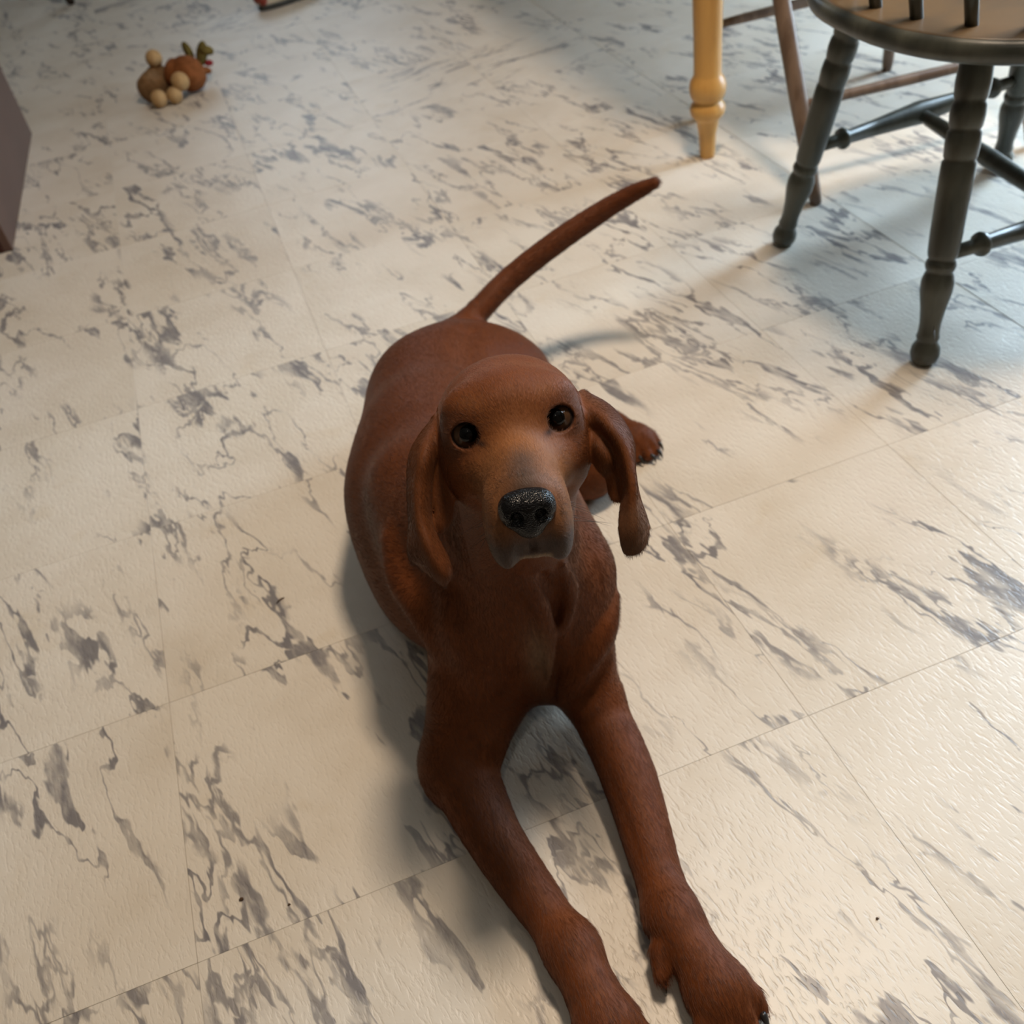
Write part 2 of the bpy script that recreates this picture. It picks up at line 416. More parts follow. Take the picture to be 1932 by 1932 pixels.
    def mesh(self, smooth=2):
        D = self.D; s = D < 0
        n = self.n
        c = np.zeros(n - 1, np.int8)
        for i in (0, 1):
            for j in (0, 1):
                for k in (0, 1):
                    c += s[i:n[0] - 1 + i, j:n[1] - 1 + j, k:n[2] - 1 + k]
        cells = np.argwhere((c > 0) & (c < 8))
        idx = np.full(n - 1, -1, np.int32); idx[tuple(cells.T)] = np.arange(len(cells))
        corner = [(i, j, k) for i in (0, 1) for j in (0, 1) for k in (0, 1)]
        val = np.stack([D[cells[:, 0] + i, cells[:, 1] + j, cells[:, 2] + k] for i, j, k in corner], 1)
        acc = np.zeros((len(cells), 3)); cnt = np.zeros(len(cells))
        for a in range(8):
            for b in range(a + 1, 8):
                dlt = np.array(corner[b]) - np.array(corner[a])
                if np.abs(dlt).sum() != 1: continue
                va, vb = val[:, a], val[:, b]; m = (va < 0) != (vb < 0)
                t = va[m] / (va[m] - vb[m])
                acc[m] += np.array(corner[a]) + t[:, None] * dlt; cnt[m] += 1
        V = self.lo + self.h * (cells + acc / cnt[:, None])
        quads = []
        for axis in range(3):
            sa = [slice(None)] * 3; sb = [slice(None)] * 3
            sa[axis] = slice(0, -1); sb[axis] = slice(1, None)
            A, B = s[tuple(sa)], s[tuple(sb)]
            e = np.argwhere(A != B)
            o1, o2 = [(1, 2), (2, 0), (0, 1)][axis]
            ok = (e[:, o1] > 0) & (e[:, o2] > 0) & (e[:, o1] < n[o1] - 1) & (e[:, o2] < n[o2] - 1)
            e = e[ok]; flip = A[tuple(e.T)]
            u = np.zeros(3, int); u[o1] = 1; v = np.zeros(3, int); v[o2] = 1
            f = np.stack([idx[tuple((e - u - v).T)], idx[tuple((e - v).T)], idx[tuple(e.T)], idx[tuple((e - u).T)]], 1)
            f[~flip] = f[~flip][:, ::-1]
            quads.append(f)
        Q = np.concatenate(quads)
        E = np.unique(np.sort(np.concatenate([Q[:, [0, 1]], Q[:, [1, 2]], Q[:, [2, 3]], Q[:, [3, 0]]]), 1), axis=0)
        deg = np.bincount(E.ravel(), minlength=len(V)).astype(float)
        for it in range(smooth):
            for lam in (0.5, -0.52):
                L = np.zeros_like(V)
                for ax in range(3):
                    L[:, ax] = (np.bincount(E[:, 0], V[E[:, 1], ax], len(V)) + np.bincount(E[:, 1], V[E[:, 0], ax], len(V))) / deg - V[:, ax]
                V = V + lam * L
        return V, Q

def np_mesh(name, V, Q):
    me = bpy.data.meshes.new(name)
    me.vertices.add(len(V)); me.vertices.foreach_set('co', np.ascontiguousarray(V, np.float32).ravel())
    me.loops.add(Q.size); me.loops.foreach_set('vertex_index', np.ascontiguousarray(Q, np.int32).ravel())
    me.polygons.add(len(Q)); me.polygons.foreach_set('loop_start', np.arange(0, Q.size, 4, dtype=np.int32))
    me.update(calc_edges=True); me.validate()
    return me

def catmull(P, n):
    """resample control points P (m,3) to n points with a Catmull-Rom spline"""
    P = np.asarray(P, float); m = len(P)
    Pe = np.vstack([2 * P[0] - P[1], P, 2 * P[-1] - P[-2]])
    t = np.linspace(0, m - 1 - 1e-9, n); i = t.astype(int); u = (t - i)[:, None]
    a, b, c, d = Pe[i], Pe[i + 1], Pe[i + 2], Pe[i + 3]
    return 0.5 * (2 * b + (c - a) * u + (2 * a - 5 * b + 4 * c - d) * u ** 2 + (3 * b - a - 3 * c + d) * u ** 3)

def sheet_points(grid, nt, ns):
    rows = np.array([catmull(r, ns) for r in grid])
    return np.stack([catmull(rows[:, j], nt) for j in range(ns)], 1)

# head frame: origin midway between the eyes, a = towards the dog's left, b = along the muzzle, c = up
H0 = np.array([0.383, -0.226, 0.3985])
HX = np.array([0.976, -0.215, -0.015]); HX /= np.linalg.norm(HX)
hv = np.array([0.2496, -0.7658, 0.8277]) - H0; hv -= HX * (hv @ HX); hv /= np.linalg.norm(hv)
hu = np.cross(hv, HX)
ALPHA = math.radians(16)
HF = math.cos(ALPHA) * hv - math.sin(ALPHA) * hu
HU = math.cos(ALPHA) * hu + math.sin(ALPHA) * hv
HR = np.stack([HX, HF, HU], 1)
def hd(a, b, c): return H0 + HR @ (np.array([a, b, c]) * 0.01)   # head centimetres -> world
EYE_C = [hd(-3.27, -0.80, -0.28), hd(3.25, -0.80, -0.23)]
EYE_R = 0.0150

EAR_A = [
    [(0.336,-0.188,0.375), (0.337,-0.184,0.380), (0.339,-0.170,0.381), (0.340,-0.156,0.373), (0.343,-0.144,0.364)],
    [(0.323,-0.199,0.361), (0.321,-0.205,0.373), (0.319,-0.202,0.382), (0.315,-0.178,0.367), (0.314,-0.155,0.339)],
    [(0.314,-0.210,0.347), (0.312,-0.217,0.358), (0.307,-0.217,0.367), (0.303,-0.196,0.349), (0.304,-0.174,0.324)],
    [(0.307,-0.224,0.330), (0.305,-0.231,0.342), (0.299,-0.234,0.350), (0.295,-0.213,0.329), (0.297,-0.192,0.307)],
    [(0.309,-0.254,0.321), (0.303,-0.256,0.330), (0.297,-0.251,0.337), (0.288,-0.230,0.319), (0.287,-0.216,0.298)],
    [(0.307,-0.265,0.315), (0.303,-0.268,0.320), (0.297,-0.261,0.323), (0.293,-0.247,0.317), (0.288,-0.234,0.307)],
    [(0.301,-0.267,0.308), (0.300,-0.266,0.309), (0.298,-0.264,0.311), (0.298,-0.262,0.310), (0.297,-0.259,0.310)],
]
EAR_B = [
    [(0.441,-0.223,0.378), (0.443,-0.220,0.382), (0.447,-0.208,0.381), (0.452,-0.193,0.376), (0.457,-0.174,0.367)],
    [(0.451,-0.239,0.362), (0.451,-0.243,0.376), (0.451,-0.240,0.384), (0.463,-0.219,0.373), (0.473,-0.190,0.354)],
    [(0.453,-0.254,0.347), (0.453,-0.260,0.361), (0.455,-0.261,0.371), (0.466,-0.243,0.363), (0.476,-0.218,0.340)],
    [(0.450,-0.266,0.334), (0.450,-0.273,0.346), (0.451,-0.279,0.358), (0.459,-0.261,0.349), (0.468,-0.240,0.329)],
    [(0.442,-0.278,0.331), (0.442,-0.284,0.336), (0.446,-0.290,0.345), (0.454,-0.277,0.339), (0.462,-0.259,0.323)],
    [(0.434,-0.293,0.325), (0.435,-0.297,0.328), (0.441,-0.302,0.332), (0.451,-0.293,0.328), (0.458,-0.281,0.321)],
    [(0.432,-0.302,0.314), (0.433,-0.305,0.314), (0.438,-0.308,0.315), (0.447,-0.304,0.316), (0.455,-0.294,0.321)],
]
FOLD_A = [
    [(0.338,-0.188,0.366), (0.334,-0.192,0.369), (0.330,-0.196,0.367)],
    [(0.335,-0.199,0.353), (0.329,-0.204,0.362), (0.323,-0.205,0.361)],
    [(0.331,-0.209,0.341), (0.325,-0.214,0.350), (0.320,-0.213,0.352)],
    [(0.326,-0.216,0.332), (0.320,-0.222,0.340), (0.316,-0.222,0.342)],
    [(0.320,-0.225,0.328), (0.316,-0.229,0.332), (0.313,-0.228,0.335)],
    [(0.315,-0.229,0.327), (0.313,-0.231,0.328), (0.312,-0.230,0.330)],
]
FOLD_B = [
    [(0.441,-0.222,0.372), (0.439,-0.229,0.368), (0.437,-0.232,0.360)],
    [(0.447,-0.236,0.370), (0.441,-0.246,0.368), (0.437,-0.245,0.355)],
    [(0.452,-0.244,0.360), (0.444,-0.254,0.362), (0.439,-0.252,0.351)],
    [(0.448,-0.248,0.349), (0.442,-0.255,0.351), (0.439,-0.252,0.345)],
    [(0.447,-0.256,0.338), (0.442,-0.261,0.343), (0.439,-0.256,0.338)],
    [(0.446,-0.262,0.330), (0.439,-0.267,0.333), (0.438,-0.260,0.334)],
]
FOLD_B = [[(x + (0.0035 if r > 2 else 0.0), y, z) for x, y, z in row] for r, row in enumerate(FOLD_B)]
TAIL = [(0.460, 0.346, 0.118), (0.511, 0.368, 0.135), (0.564, 0.388, 0.155), (0.637, 0.393, 0.185), (0.704, 0.387, 0.213), (0.742, 0.374, 0.232), (0.772, 0.353, 0.25)]

def build_paw(f, wrist, toe_dir, r_w, scale=1.0, spread=0.012):
    """paw from the wrist forward along toe_dir (unit, horizontal): pad body and four toes"""
    w = np.array(wrist, float); d = np.array(toe_dir, float); d /= np.linalg.norm(d)
    side = np.array([-d[1], d[0], 0.0])
    s = scale
    body = w + d * 0.070 * s; body[2] = 0.024 * s
    f.cone(w, body, r_w, 0.026 * s, 0.015)
    f.ell(body + d * 0.008 * s, (0.030 * s, 0.030 * s, 0.021 * s), 0.012)
    claws = []
    for i, (off, ln) in enumerate(((-1.5, 0.030), (-0.5, 0.043), (0.5, 0.043), (1.5, 0.030))):
        k0 = body + side * off * 0.0125 * s + d * 0.006 * s; k0[2] = 0.027 * s
        k1 = body + side * off * 0.0158 * s + d * ln * 0.7 * s; k1[2] = 0.023 * s
        k2 = body + side * off * 0.0166 * s + d * ln * s; k2[2] = 0.0125 * s
        f.cone(k0, k1, 0.0085 * s, 0.0098 * s, 0.004)
        f.cone(k1, k2, 0.0098 * s, 0.0098 * s, 0.003)
        claws.append((k2 + d * 0.006 * s + np.array([0, 0, 0.003]), k2 + d * 0.018 * s + np.array([0, 0, -0.0085 * s])))
    return claws

def sculpt(f):
    # --- trunk
    f.ell((0.356, 0.030, 0.105), (0.102, 0.165, 0.108), 0.01)
    f.ell((0.374, -0.115, 0.125), (0.070, 0.095, 0.112), 0.05)
    f.ell((0.388, -0.163, 0.066), (0.044, 0.056, 0.056), 0.03)
    f.ell((0.347, -0.010, 0.070), (0.094, 0.125, 0.070), 0.03)
    f.ell((0.402, 0.205, 0.088), (0.086, 0.130, 0.086), 0.06)
    f.cone((0.366, 0.06, 0.108), (0.420, 0.255, 0.092), 0.098, 0.090, 0.05)
    f.ell((0.472, 0.280, 0.084), (0.078, 0.079, 0.077), 0.04)
    f.ell((0.442, 0.305, 0.072), (0.056, 0.076, 0.068), 0.04)
    f.cone((0.365, -0.04, 0.190), (0.376, 0.12, 0.150), 0.052, 0.052, 0.05)
    # --- left hind leg: thigh, shank, metatarsus
    f.cone((0.500, 0.250, 0.080), (0.540, 0.105, 0.052), 0.066, 0.044, 0.03)
    f.cone((0.550, 0.095, 0.038), (0.585, 0.215, 0.026), 0.035, 0.020, 0.02)
    f.cone((0.587, 0.232, 0.026), (0.613, 0.180, 0.023), 0.020, 0.018, 0.012)
    # --- shoulders and upper arms
    for sx, sh, el in ((-1, (0.340, -0.155, 0.155), (0.280, -0.220, 0.050)), (1, (0.422, -0.160, 0.155), (0.417, -0.222, 0.056))):
        f.cone((0.368 + sx * 0.040, -0.02, 0.195), sh, 0.045, 0.045, 0.045)
        f.cone(sh, el, 0.045, 0.032 if sx < 0 else 0.027, 0.025)
    f.ell((0.256, -0.236, 0.026), (0.019, 0.024, 0.024), 0.02)
    # --- forearms
    f.chain([(0.273, -0.236, 0.038), (0.280, -0.315, 0.028), (0.299, -0.398, 0.0225), (0.307, -0.432, 0.023)], [0.034, 0.0255, 0.0205, 0.0215], 0.02)
    f.chain([(0.418, -0.232, 0.038), (0.415, -0.310, 0.030), (0.400, -0.400, 0.0225), (0.394, -0.440, 0.023)], [0.027, 0.0255, 0.0205, 0.0215], 0.02)
    claws = []
    claws += build_paw(f, (0.307, -0.432, 0.024), (0.06, -1, 0), 0.021, 0.88)
    claws += build_paw(f, (0.394, -0.440, 0.024), (0.10, -1, 0), 0.021, 0.88)
    claws += build_paw(f, (0.614, 0.196, 0.021), (0.40, -1, 0), 0.017, 0.74)
    f.cone((0.372, -0.462, 0.024), (0.3655, -0.478, 0.019), 0.0085, 0.0065, 0.008)
    claws.append((np.array([0.3650, -0.480, 0.017]), np.array([0.3640, -0.489, 0.006])))
    # --- neck
    nb = hd(0, -8.5, -4.0)
    f.cone((0.368, -0.09, 0.185), nb, 0.078, 0.058, 0.06)
    f.cone((0.370, -0.165, 0.15), hd(0, -4.5, -6.5), 0.052, 0.040, 0.03)
    # --- tail
    tp = catmull(TAIL, 16); tr = np.interp(np.linspace(0, 1, 16), [0, 0.15, 0.55, 0.9, 1], [0.022, 0.0165, 0.0152, 0.0105, 0.007])
    f.path(tp, tr, 0.02)
    # --- head
    def hell(c, r, k=0.012, op='add', rot=None): f.ell(hd(*c), np.array(r) * 0.01, k, op, HR if rot is None else HR @ rot)
    def hcone(a, b, r1, r2, k=0.012, op='add'): f.cone(hd(*a), hd(*b), r1 * 0.01, r2 * 0.01, k, op)
    hell((0, -5.2, -0.7), (5.4, 6.6, 4.5), 0.03)
    hell((0, -1.2, 0.9), (4.1, 2.9, 2.7), 0.02)
    for s in (-1, 1):
        hell((s * 3.0, -1.45, 1.40), (1.8, 1.6, 1.35), 0.012)            # brow
        hell((s * 3.8, -3.2, -3.0), (1.9, 4.0, 3.2), 0.02)             # cheek
        hell((s * 2.45, 0.5, -3.0), (1.45, 2.3, 1.9), 0.014)             # under-eye
        hell((s * 1.85 - 0.2, 5.6, -5.45), (1.22, 3.0, 2.85), 0.008)           # flew
    hcone((0, 0.2, -1.7), (-0.1, 6.6, -2.9), 2.35, 1.85, 0.016)             # bridge
    hcone((0, 0.0, -3.5), (-0.1, 6.4, -4.1), 2.8, 2.15, 0.014)
    hcone((0, -3.0, -5.8), (-0.1, 6.3, -6.35), 2.8, 1.25, 0.012)            # lower jaw
    for s, ec in zip((-1, 1), EYE_C):
        f.ell(ec, (0.0164,) * 3, 0.008)
        out = hd(s * 0.45, 4.0, 0.85) - hd(0, 0, 0); out /= np.linalg.norm(out)
        o = ec + out * 0.0165
        rx = np.cross(out, HU); rx /= np.linalg.norm(rx); ry = np.cross(rx, out)
        f.ell(o, (0.0114, 0.0140, 0.0098), 0.0010, 'sub', np.stack([rx, out, ry], 1))
    f.path([hd(-0.2, 8.9, -4.4), hd(-0.2, 8.35, -5.2), hd(-0.2, 8.0, -5.9), hd(-0.2, 7.6, -6.6)], [0.0010, 0.0012, 0.0014, 0.0018], 0.004, 'sub')
    # --- ears
    for g in (EAR_A, EAR_B):
        P = sheet_points(g, 130, 90); nt, ns = P.shape[:2]
        t = np.linspace(0, 1, nt)[:, None]; sgrid = np.linspace(0, 1, ns)[None, :]
        edge = np.minimum(np.minimum(sgrid, 1 - sgrid) / 0.08, (1 - t) / 0.06).clip(0, 1)
        rad = (0.0031 - 0.0007 * t) * (0.7 + 0.3 * edge)
        f.sheet(P.reshape(-1, 3), np.broadcast_to(rad, (nt, ns)).ravel().copy(), 0.004)
    for g in (FOLD_A, FOLD_B):
        P = sheet_points(g, 70, 44); nt, ns = P.shape[:2]
        f.sheet(P.reshape(-1, 3), np.full(nt * ns, 0.0026), 0.004)
    # --- loose skin: throat folds, breast crease, edge of the shoulder and upper arm
    away = np.array([0.03, 0.80, -0.60])
    def ridge(pts, rad, sink, k, op='add'):
        P = catmull(np.array(pts), 14); R = np.interp(np.linspace(0, 1, 14), [0, 0.25, 0.75, 1], [rad * 0.5, rad, rad, rad * 0.45])
        f.path(P + away * sink, R, k, op)
    ridge([(0.366, -0.2317, 0.256), (0.3767, -0.2336, 0.2229), (0.3828, -0.2278, 0.1825), (0.3828, -0.2254, 0.1392), (0.3793, -0.2231, 0.0865)], 0.0080, 0.0022, 0.006)
    ridge([(0.4036, -0.2294, 0.2448), (0.4109, -0.2206, 0.2028), (0.4032, -0.2233, 0.1778), (0.3922, -0.2252, 0.1489)], 0.0080, 0.0020, 0.006)
    ridge([(0.384, -0.2358, 0.2476), (0.394, -0.2268, 0.2064), (0.3938, -0.2249, 0.1752)], 0.0050, 0.001, 0.008, 'sub')
    ridge([(0.3900, -0.2264, 0.1505), (0.3870, -0.2238, 0.1168), (0.3820, -0.224, 0.0794), (0.3785, -0.2228, 0.0575)], 0.0045, 0.0010, 0.007, 'sub')
    ridge([(0.458, -0.199, 0.1407), (0.4413, -0.2172, 0.1279), (0.4196, -0.2294, 0.1104), (0.3987, -0.2349, 0.0849), (0.3867, -0.2328, 0.0656)], 0.0125, 0.0070, 0.010)
    ridge([(0.4393, -0.2286, 0.1007), (0.4172, -0.2394, 0.0855), (0.3989, -0.2429, 0.0672)], 0.0060, -0.002, 0.012, 'sub')
    ridge([(0.2822, -0.1052, 0.2146), (0.2781, -0.1345, 0.1909), (0.2863, -0.1686, 0.1776), (0.289, -0.188, 0.1561)], 0.012, 0.010, 0.022)
    ridge([(0.312, -0.1885, 0.2066), (0.3081, -0.1996, 0.1774), (0.3131, -0.2132, 0.1448), (0.3212, -0.224, 0.1135)], 0.010, 0.0085, 0.020)
    f.path([(0.4700, 0.262, 0.180), (0.4651, 0.2439, 0.187), (0.4520, 0.2032, 0.194), (0.444, 0.168, 0.196)], [0.004, 0.009, 0.010, 0.006], 0.022, 'sub')   # crease in front of the thigh
    f.cone((0.345, -0.185, 0.070), (0.300, -0.225, 0.055), 0.034, 0.028, 0.02)
    ridge([(0.3960, -0.2803, 0.061), (0.3937, -0.3203, 0.0504), (0.3895, -0.3624, 0.0443), (0.3857, -0.4026, 0.0438)], 0.0028, 0.0, 0.006, 'sub')
    # flat where it rests on the floor
    z = f.ax[2][None, None, :]
    f.D = np.maximum(f.D, (0.0008 - z).astype(np.float32))
    return claws

HEAD_LO, HEAD_HI = np.array([0.272, -0.372, 0.236]), np.array([0.496, -0.086, 0.462])
def build_dog(h_body=0.0024, h_head=0.0012):
    """one skin: coarse cells for the body, fine cells around the head, meeting in the neck"""
    f = Field((0.20, -0.60, -0.010), (0.85, 0.50, 0.470), h_body)
    claws = sculpt(f); V, Q = f.mesh(2)
    m = h_body * 1.6
    inside = np.all((V > HEAD_LO + m) & (V < HEAD_HI - m), 1)
    Q = Q[~inside[Q].all(1)]
    g = Field(HEAD_LO, HEAD_HI, h_head); sculpt(g); V2, Q2 = g.mesh(2)
    V, Q = np.concatenate([V, V2]), np.concatenate([Q, Q2 + len(V)])
    used = np.zeros(len(V), bool); used[Q.ravel()] = True
    new = np.cumsum(used) - 1
    return V[used], new[Q], claws

DOG = empty('dog', (0.37, 0.0, 0.0))
tag(DOG, 'red-brown hound lying on the tiles, head raised and looking up at the camera', 'dog')
DL = np.array(DOG.location)
V, Q, CLAWS = build_dog()
body_me = np_mesh('body', V - DL, Q)

def sstep(x, a, b):
    t = np.clip((x - a) / (b - a), 0, 1); return t * t * (3 - 2 * t)
def paint(V):
    """coat markings by anatomy, plus lit brow spots painted into the colour"""
    n = len(V); base = np.array([0.148, 0.044, 0.0135])
    C = np.tile(base, (n, 1))
    L = (V - H0) @ HR * 100
    a, b, c = L.T
    near = (1 - sstep(np.linalg.norm(V - H0, axis=1), 0.14, 0.17))
    def blend(m, col, hm=None):
        nonlocal C
        if hm is not None: m = m * hm
        C = C * (1 - m[:, None]) + np.array(col) * m[:, None]
    back = sstep(V[:, 2], 0.10, 0.24) * (1 - sstep(V[:, 1], -0.12, -0.02) * 0) * sstep(V[:, 1], -0.1, 0.05)
    blend(back * 0.35, (0.095, 0.034, 0.018))
    head = sstep(b, -9, -5) * sstep(c, -9, -6)
    blend(head * 0.5, (0.200, 0.064, 0.019), near)
    muz = sstep(b, 0.5, 3.5) * sstep(c, -7.5, -6) * (1 - sstep(np.abs(a), 3.5, 4.5))
    blend(muz * 0.75, (0.270, 0.118, 0.046), near)
    bridge = np.exp(-(a / 1.25) ** 2) * sstep(b, 3.2, 6.0) * sstep(c, -3.2, -1.8)
    blend(bridge * 0.85, (0.085, 0.055, 0.042), near)
    lips = sstep(b, 5.6, 7.6) * sstep(-c, 4.4, 6.2) * (1 - sstep(-c, 8.6, 9.4))
    blend(lips * 0.9, (0.060, 0.046, 0.042), near)
    around = np.exp(-(((a) / 2.5) ** 2 + ((b - 8.6) / 2.0) ** 2 + ((c + 3.4) / 2.6) ** 2)) 
    blend(around * 0.6, (0.05, 0.035, 0.03))
    chin = sstep(b, 4.5, 6.5) * (1 - sstep(np.abs(a + 0.1), 0.9, 1.3)) * sstep(-c, 6.9, 7.3)
    blend(chin * 0.8, (0.36, 0.26, 0.17), near)
    for sd in (-1, 1):                          # dark whisker spots in rows on the flews
        for r_ in range(4):
            for q_ in range(5):
                p = np.array([sd * 2.6 - 0.15, 8.0 - 0.75 * q_ - 0.2 * r_, -4.3 - 0.75 * r_])
                dd = (b - p[1]) ** 2 + (c - p[2]) ** 2
                blend(np.exp(-dd / 0.015) * (a * sd > 0.9) * 0.7, (0.02, 0.015, 0.014), near)
    for ec in EYE_C:
        d = np.linalg.norm(V - ec, axis=1) * 100
        blend((1 - sstep(d, 1.60, 1.80)) * 0.93, (0.016, 0.012, 0.011))
        blend((1 - sstep(d, 1.9, 2.9)) * 0.40, (0.05, 0.026, 0.018))
    earm = sstep(np.abs(a), 5.3, 6.0) * (c < 2.5) * (b > -9) * (1 - sstep(np.linalg.norm(V - H0, axis=1), 0.15, 0.18))
    blend(earm * 0.45, (0.085, 0.034, 0.014))
    tip = near * 0 + (1 - sstep(np.linalg.norm(V - np.array([0.444, -0.298, 0.322]), axis=1), 0.018, 0.034)) * (V[:, 0] > 0.425)
    blend(tip * 0.45, (0.120, 0.072, 0.042))
    for sd in (-1, 1):                          # dark inner corner of the eye
        dd = ((a - sd * 2.42) / 0.36) ** 2 + ((c + 0.45) / 0.24) ** 2
        blend(np.exp(-dd) * (b > -2) * 0.85, (0.015, 0.011, 0.010), near)
        dd = ((a - sd * 2.7) / 0.9) ** 2 + ((c - 2.3) / 0.5) ** 2
        blend(np.exp(-dd) * (b > -3) * 0.30, (0.30, 0.13, 0.05), near)  # light catching the brow ridge, put into the coat colour
    chest = np.exp(-(((V[:, 0] - 0.372) / 0.012) ** 2 + ((V[:, 1] + 0.225) / 0.03) ** 2 + ((V[:, 2] - 0.13) / 0.045) ** 2))
    blend(chest * 0.55, (0.34, 0.25, 0.17))
    return C
cols = np.concatenate([paint(V), np.ones((len(V), 1))], 1).astype(np.float32)
attr = body_me.attributes.new('coat', 'FLOAT_COLOR', 'POINT'); attr.data.foreach_set('color', cols.ravel())
link_mesh('body', body_me, M['coat'], DOG)

# short coat: fine hairs lying along the body
def fur_material():
    m = bpy.data.materials.new('short red hair'); m.use_nodes = True; t = m.node_tree
    h = t.nodes['Principled BSDF']
    at = t.nodes.new('ShaderNodeAttribute'); at.attribute_name = 'coat'
    t.links.new(at.outputs['Color'], h.inputs['Base Color'])
    h.inputs['Roughness'].default_value = 0.45; h.inputs['Specular IOR Level'].default_value = 0.30
    return m
def grow_fur(V, Q, C):
    a, b, c, d = V[Q[:, 0]], V[Q[:, 1]], V[Q[:, 2]], V[Q[:, 3]]
    nrm = np.cross(c - a, d - b); area = np.linalg.norm(nrm, axis=1) * 0.5
    nrm /= (2 * area[:, None] + 1e-12)
    ctr = (a + b + c + d) / 4
    L = (ctr - H0) @ HR * 100
    head = (1 - sstep(np.linalg.norm(ctr - H0, axis=1), 0.12, 0.17))
    dens = 36e4 + 95e4 * head                      # hairs per square metre
    dens = np.where(ctr[:, 2] < 0.004, 0, dens)
    n = rng.poisson(area * dens)
    # keep hairs off the eyes, the nose and out of the mouth
    for ec in EYE_C: n[np.linalg.norm(ctr - ec, axis=1) < 0.0172] = 0
    n[(L[:, 1] > 7.6) & (np.abs(L[:, 0] + 0.2) < 1.9) & (L[:, 2] > -4.6) & (L[:, 2] < -1.5)] = 0
    f = np.repeat(np.arange(len(Q)), n); k = len(f)
    u, v = rng.random((k, 1)), rng.random((k, 1))
    P = (a[f] * (1 - u) + b[f] * u) * (1 - v) + (d[f] * (1 - u) + c[f] * u) * v
    N = nrm[f]; hd_ = head[f][:, None]; X = P
    # lie of the coat
    flow = np.tile(np.array([0.05, 0.85, -0.45]), (k, 1))
    leg = (sstep(-X[:, 1], 0.20, 0.28) * (1 - sstep(X[:, 2], 0.07, 0.12)))[:, None]
    flow = flow * (1 - leg) + np.array([0.05, -1.0, -0.25]) * leg
    chest = (sstep(-X[:, 1], 0.10, 0.20) * sstep(X[:, 2], 0.07, 0.12))[:, None] * (1 - hd_)
    flow = flow * (1 - chest) + np.array([0.0, 0.05, -1.0]) * chest
    face = -HF[None] + 0.30 * HU[None] * np.sign(L[f][:, 2:3] + 1.5) + HX[None] * L[f][:, 0:1] * 0.10
    flow = flow * (1 - hd_) + face * hd_
    tail = (sstep(X[:, 0], 0.52, 0.58) * sstep(X[:, 2], 0.09, 0.11))[:, None]
    flow = flow * (1 - tail) + np.array([0.9, 0.15, -0.1]) * tail
    ear = ((np.abs(L[f][:, 0]) > 5.2) & (L[f][:, 2] < 2.5) & (hd_[:, 0] > 0.05))[:, None]
    flow = np.where(ear, np.array([0.0, -0.35, -0.9]), flow)
    flow = flow + rng.normal(0, 0.16, (k, 3))
    tan = flow - N * (flow * N).sum(1, keepdims=True); tan /= np.linalg.norm(tan, axis=1, keepdims=True) + 1e-9
    ln = (0.0085 * (1 - hd_) + 0.0042 * hd_) * rng.uniform(0.65, 1.25, (k, 1))
    lift = rng.uniform(0.07, 0.20, (k, 1))
    pts = np.empty((k, 4, 3), np.float32)
    for i, s_ in enumerate((0.0, 0.33, 0.67, 1.0)):
        pts[:, i] = P - N * 0.0002 + ln * (tan * s_ + N * lift * (s_ - 0.45 * s_ * s_))
    pts[:, :, 2] = np.maximum(pts[:, :, 2], 0.0012)
    rad = np.empty((k, 4), np.float32)
    base = (0.00011 * (1 - hd_[:, 0]) + 0.00007 * hd_[:, 0]) * rng.uniform(0.8, 1.2, k)
    for i, w in enumerate((1.0, 0.9, 0.6, 0.08)): rad[:, i] = base * w
    col = C[Q[f]].mean(1) * rng.uniform(0.65, 1.2, (k, 1))
    return pts, rad, col
fp, fr, fc = grow_fur(V, Q, cols[:, :3])
hc = bpy.data.hair_curves.new('fur'); hc.add_curves([4] * len(fp))
hc.attributes['position'].data.foreach_set('vector', (fp - DL.astype(np.float32)).reshape(-1))
ra = hc.attributes.get('radius') or hc.attributes.new('radius', 'FLOAT', 'POINT'); ra.data.foreach_set('value', fr.reshape(-1))
ca = hc.attributes.new('coat', 'FLOAT_COLOR', 'CURVE'); ca.data.foreach_set('color', np.concatenate([fc, np.ones((len(fc), 1))], 1).astype(np.float32).ravel())
hc.materials.append(fur_material())
fur = bpy.data.objects.new('fur', hc); COL.objects.link(fur); fur.parent = DOG; fur['kind'] = 'stuff'
print('hairs', len(fp))

# eyes
for ec in EYE_C:
    bm = bmesh.new(); add_ball(bm, (0, 0, 0), 1, 1, 1, None, 64, 48)
    for v in bm.verts:                          # globe with the cornea bulging along +Y
        d = v.co.normalized(); cy, cr = 0.0092, 0.0084
        disc = cr * cr - cy * cy * (1 - d.y * d.y)
        r2 = d.y * cy + math.sqrt(disc) if disc > 0 and d.y > 0 else 0.0
        v.co = d * (0.5 * (EYE_R + r2 + math.sqrt((EYE_R - r2) ** 2 + 4e-8)))
    o = bm_obj('eye', bm, M['eye'], DOG)
    look = np.array([0.2496, -0.7658, 0.8277]) - ec
    o.location = Vector(ec - DL); o.rotation_euler = Vector(look).to_track_quat('Y', 'Z').to_euler()
    o['label'] = 'dark brown glossy eye'

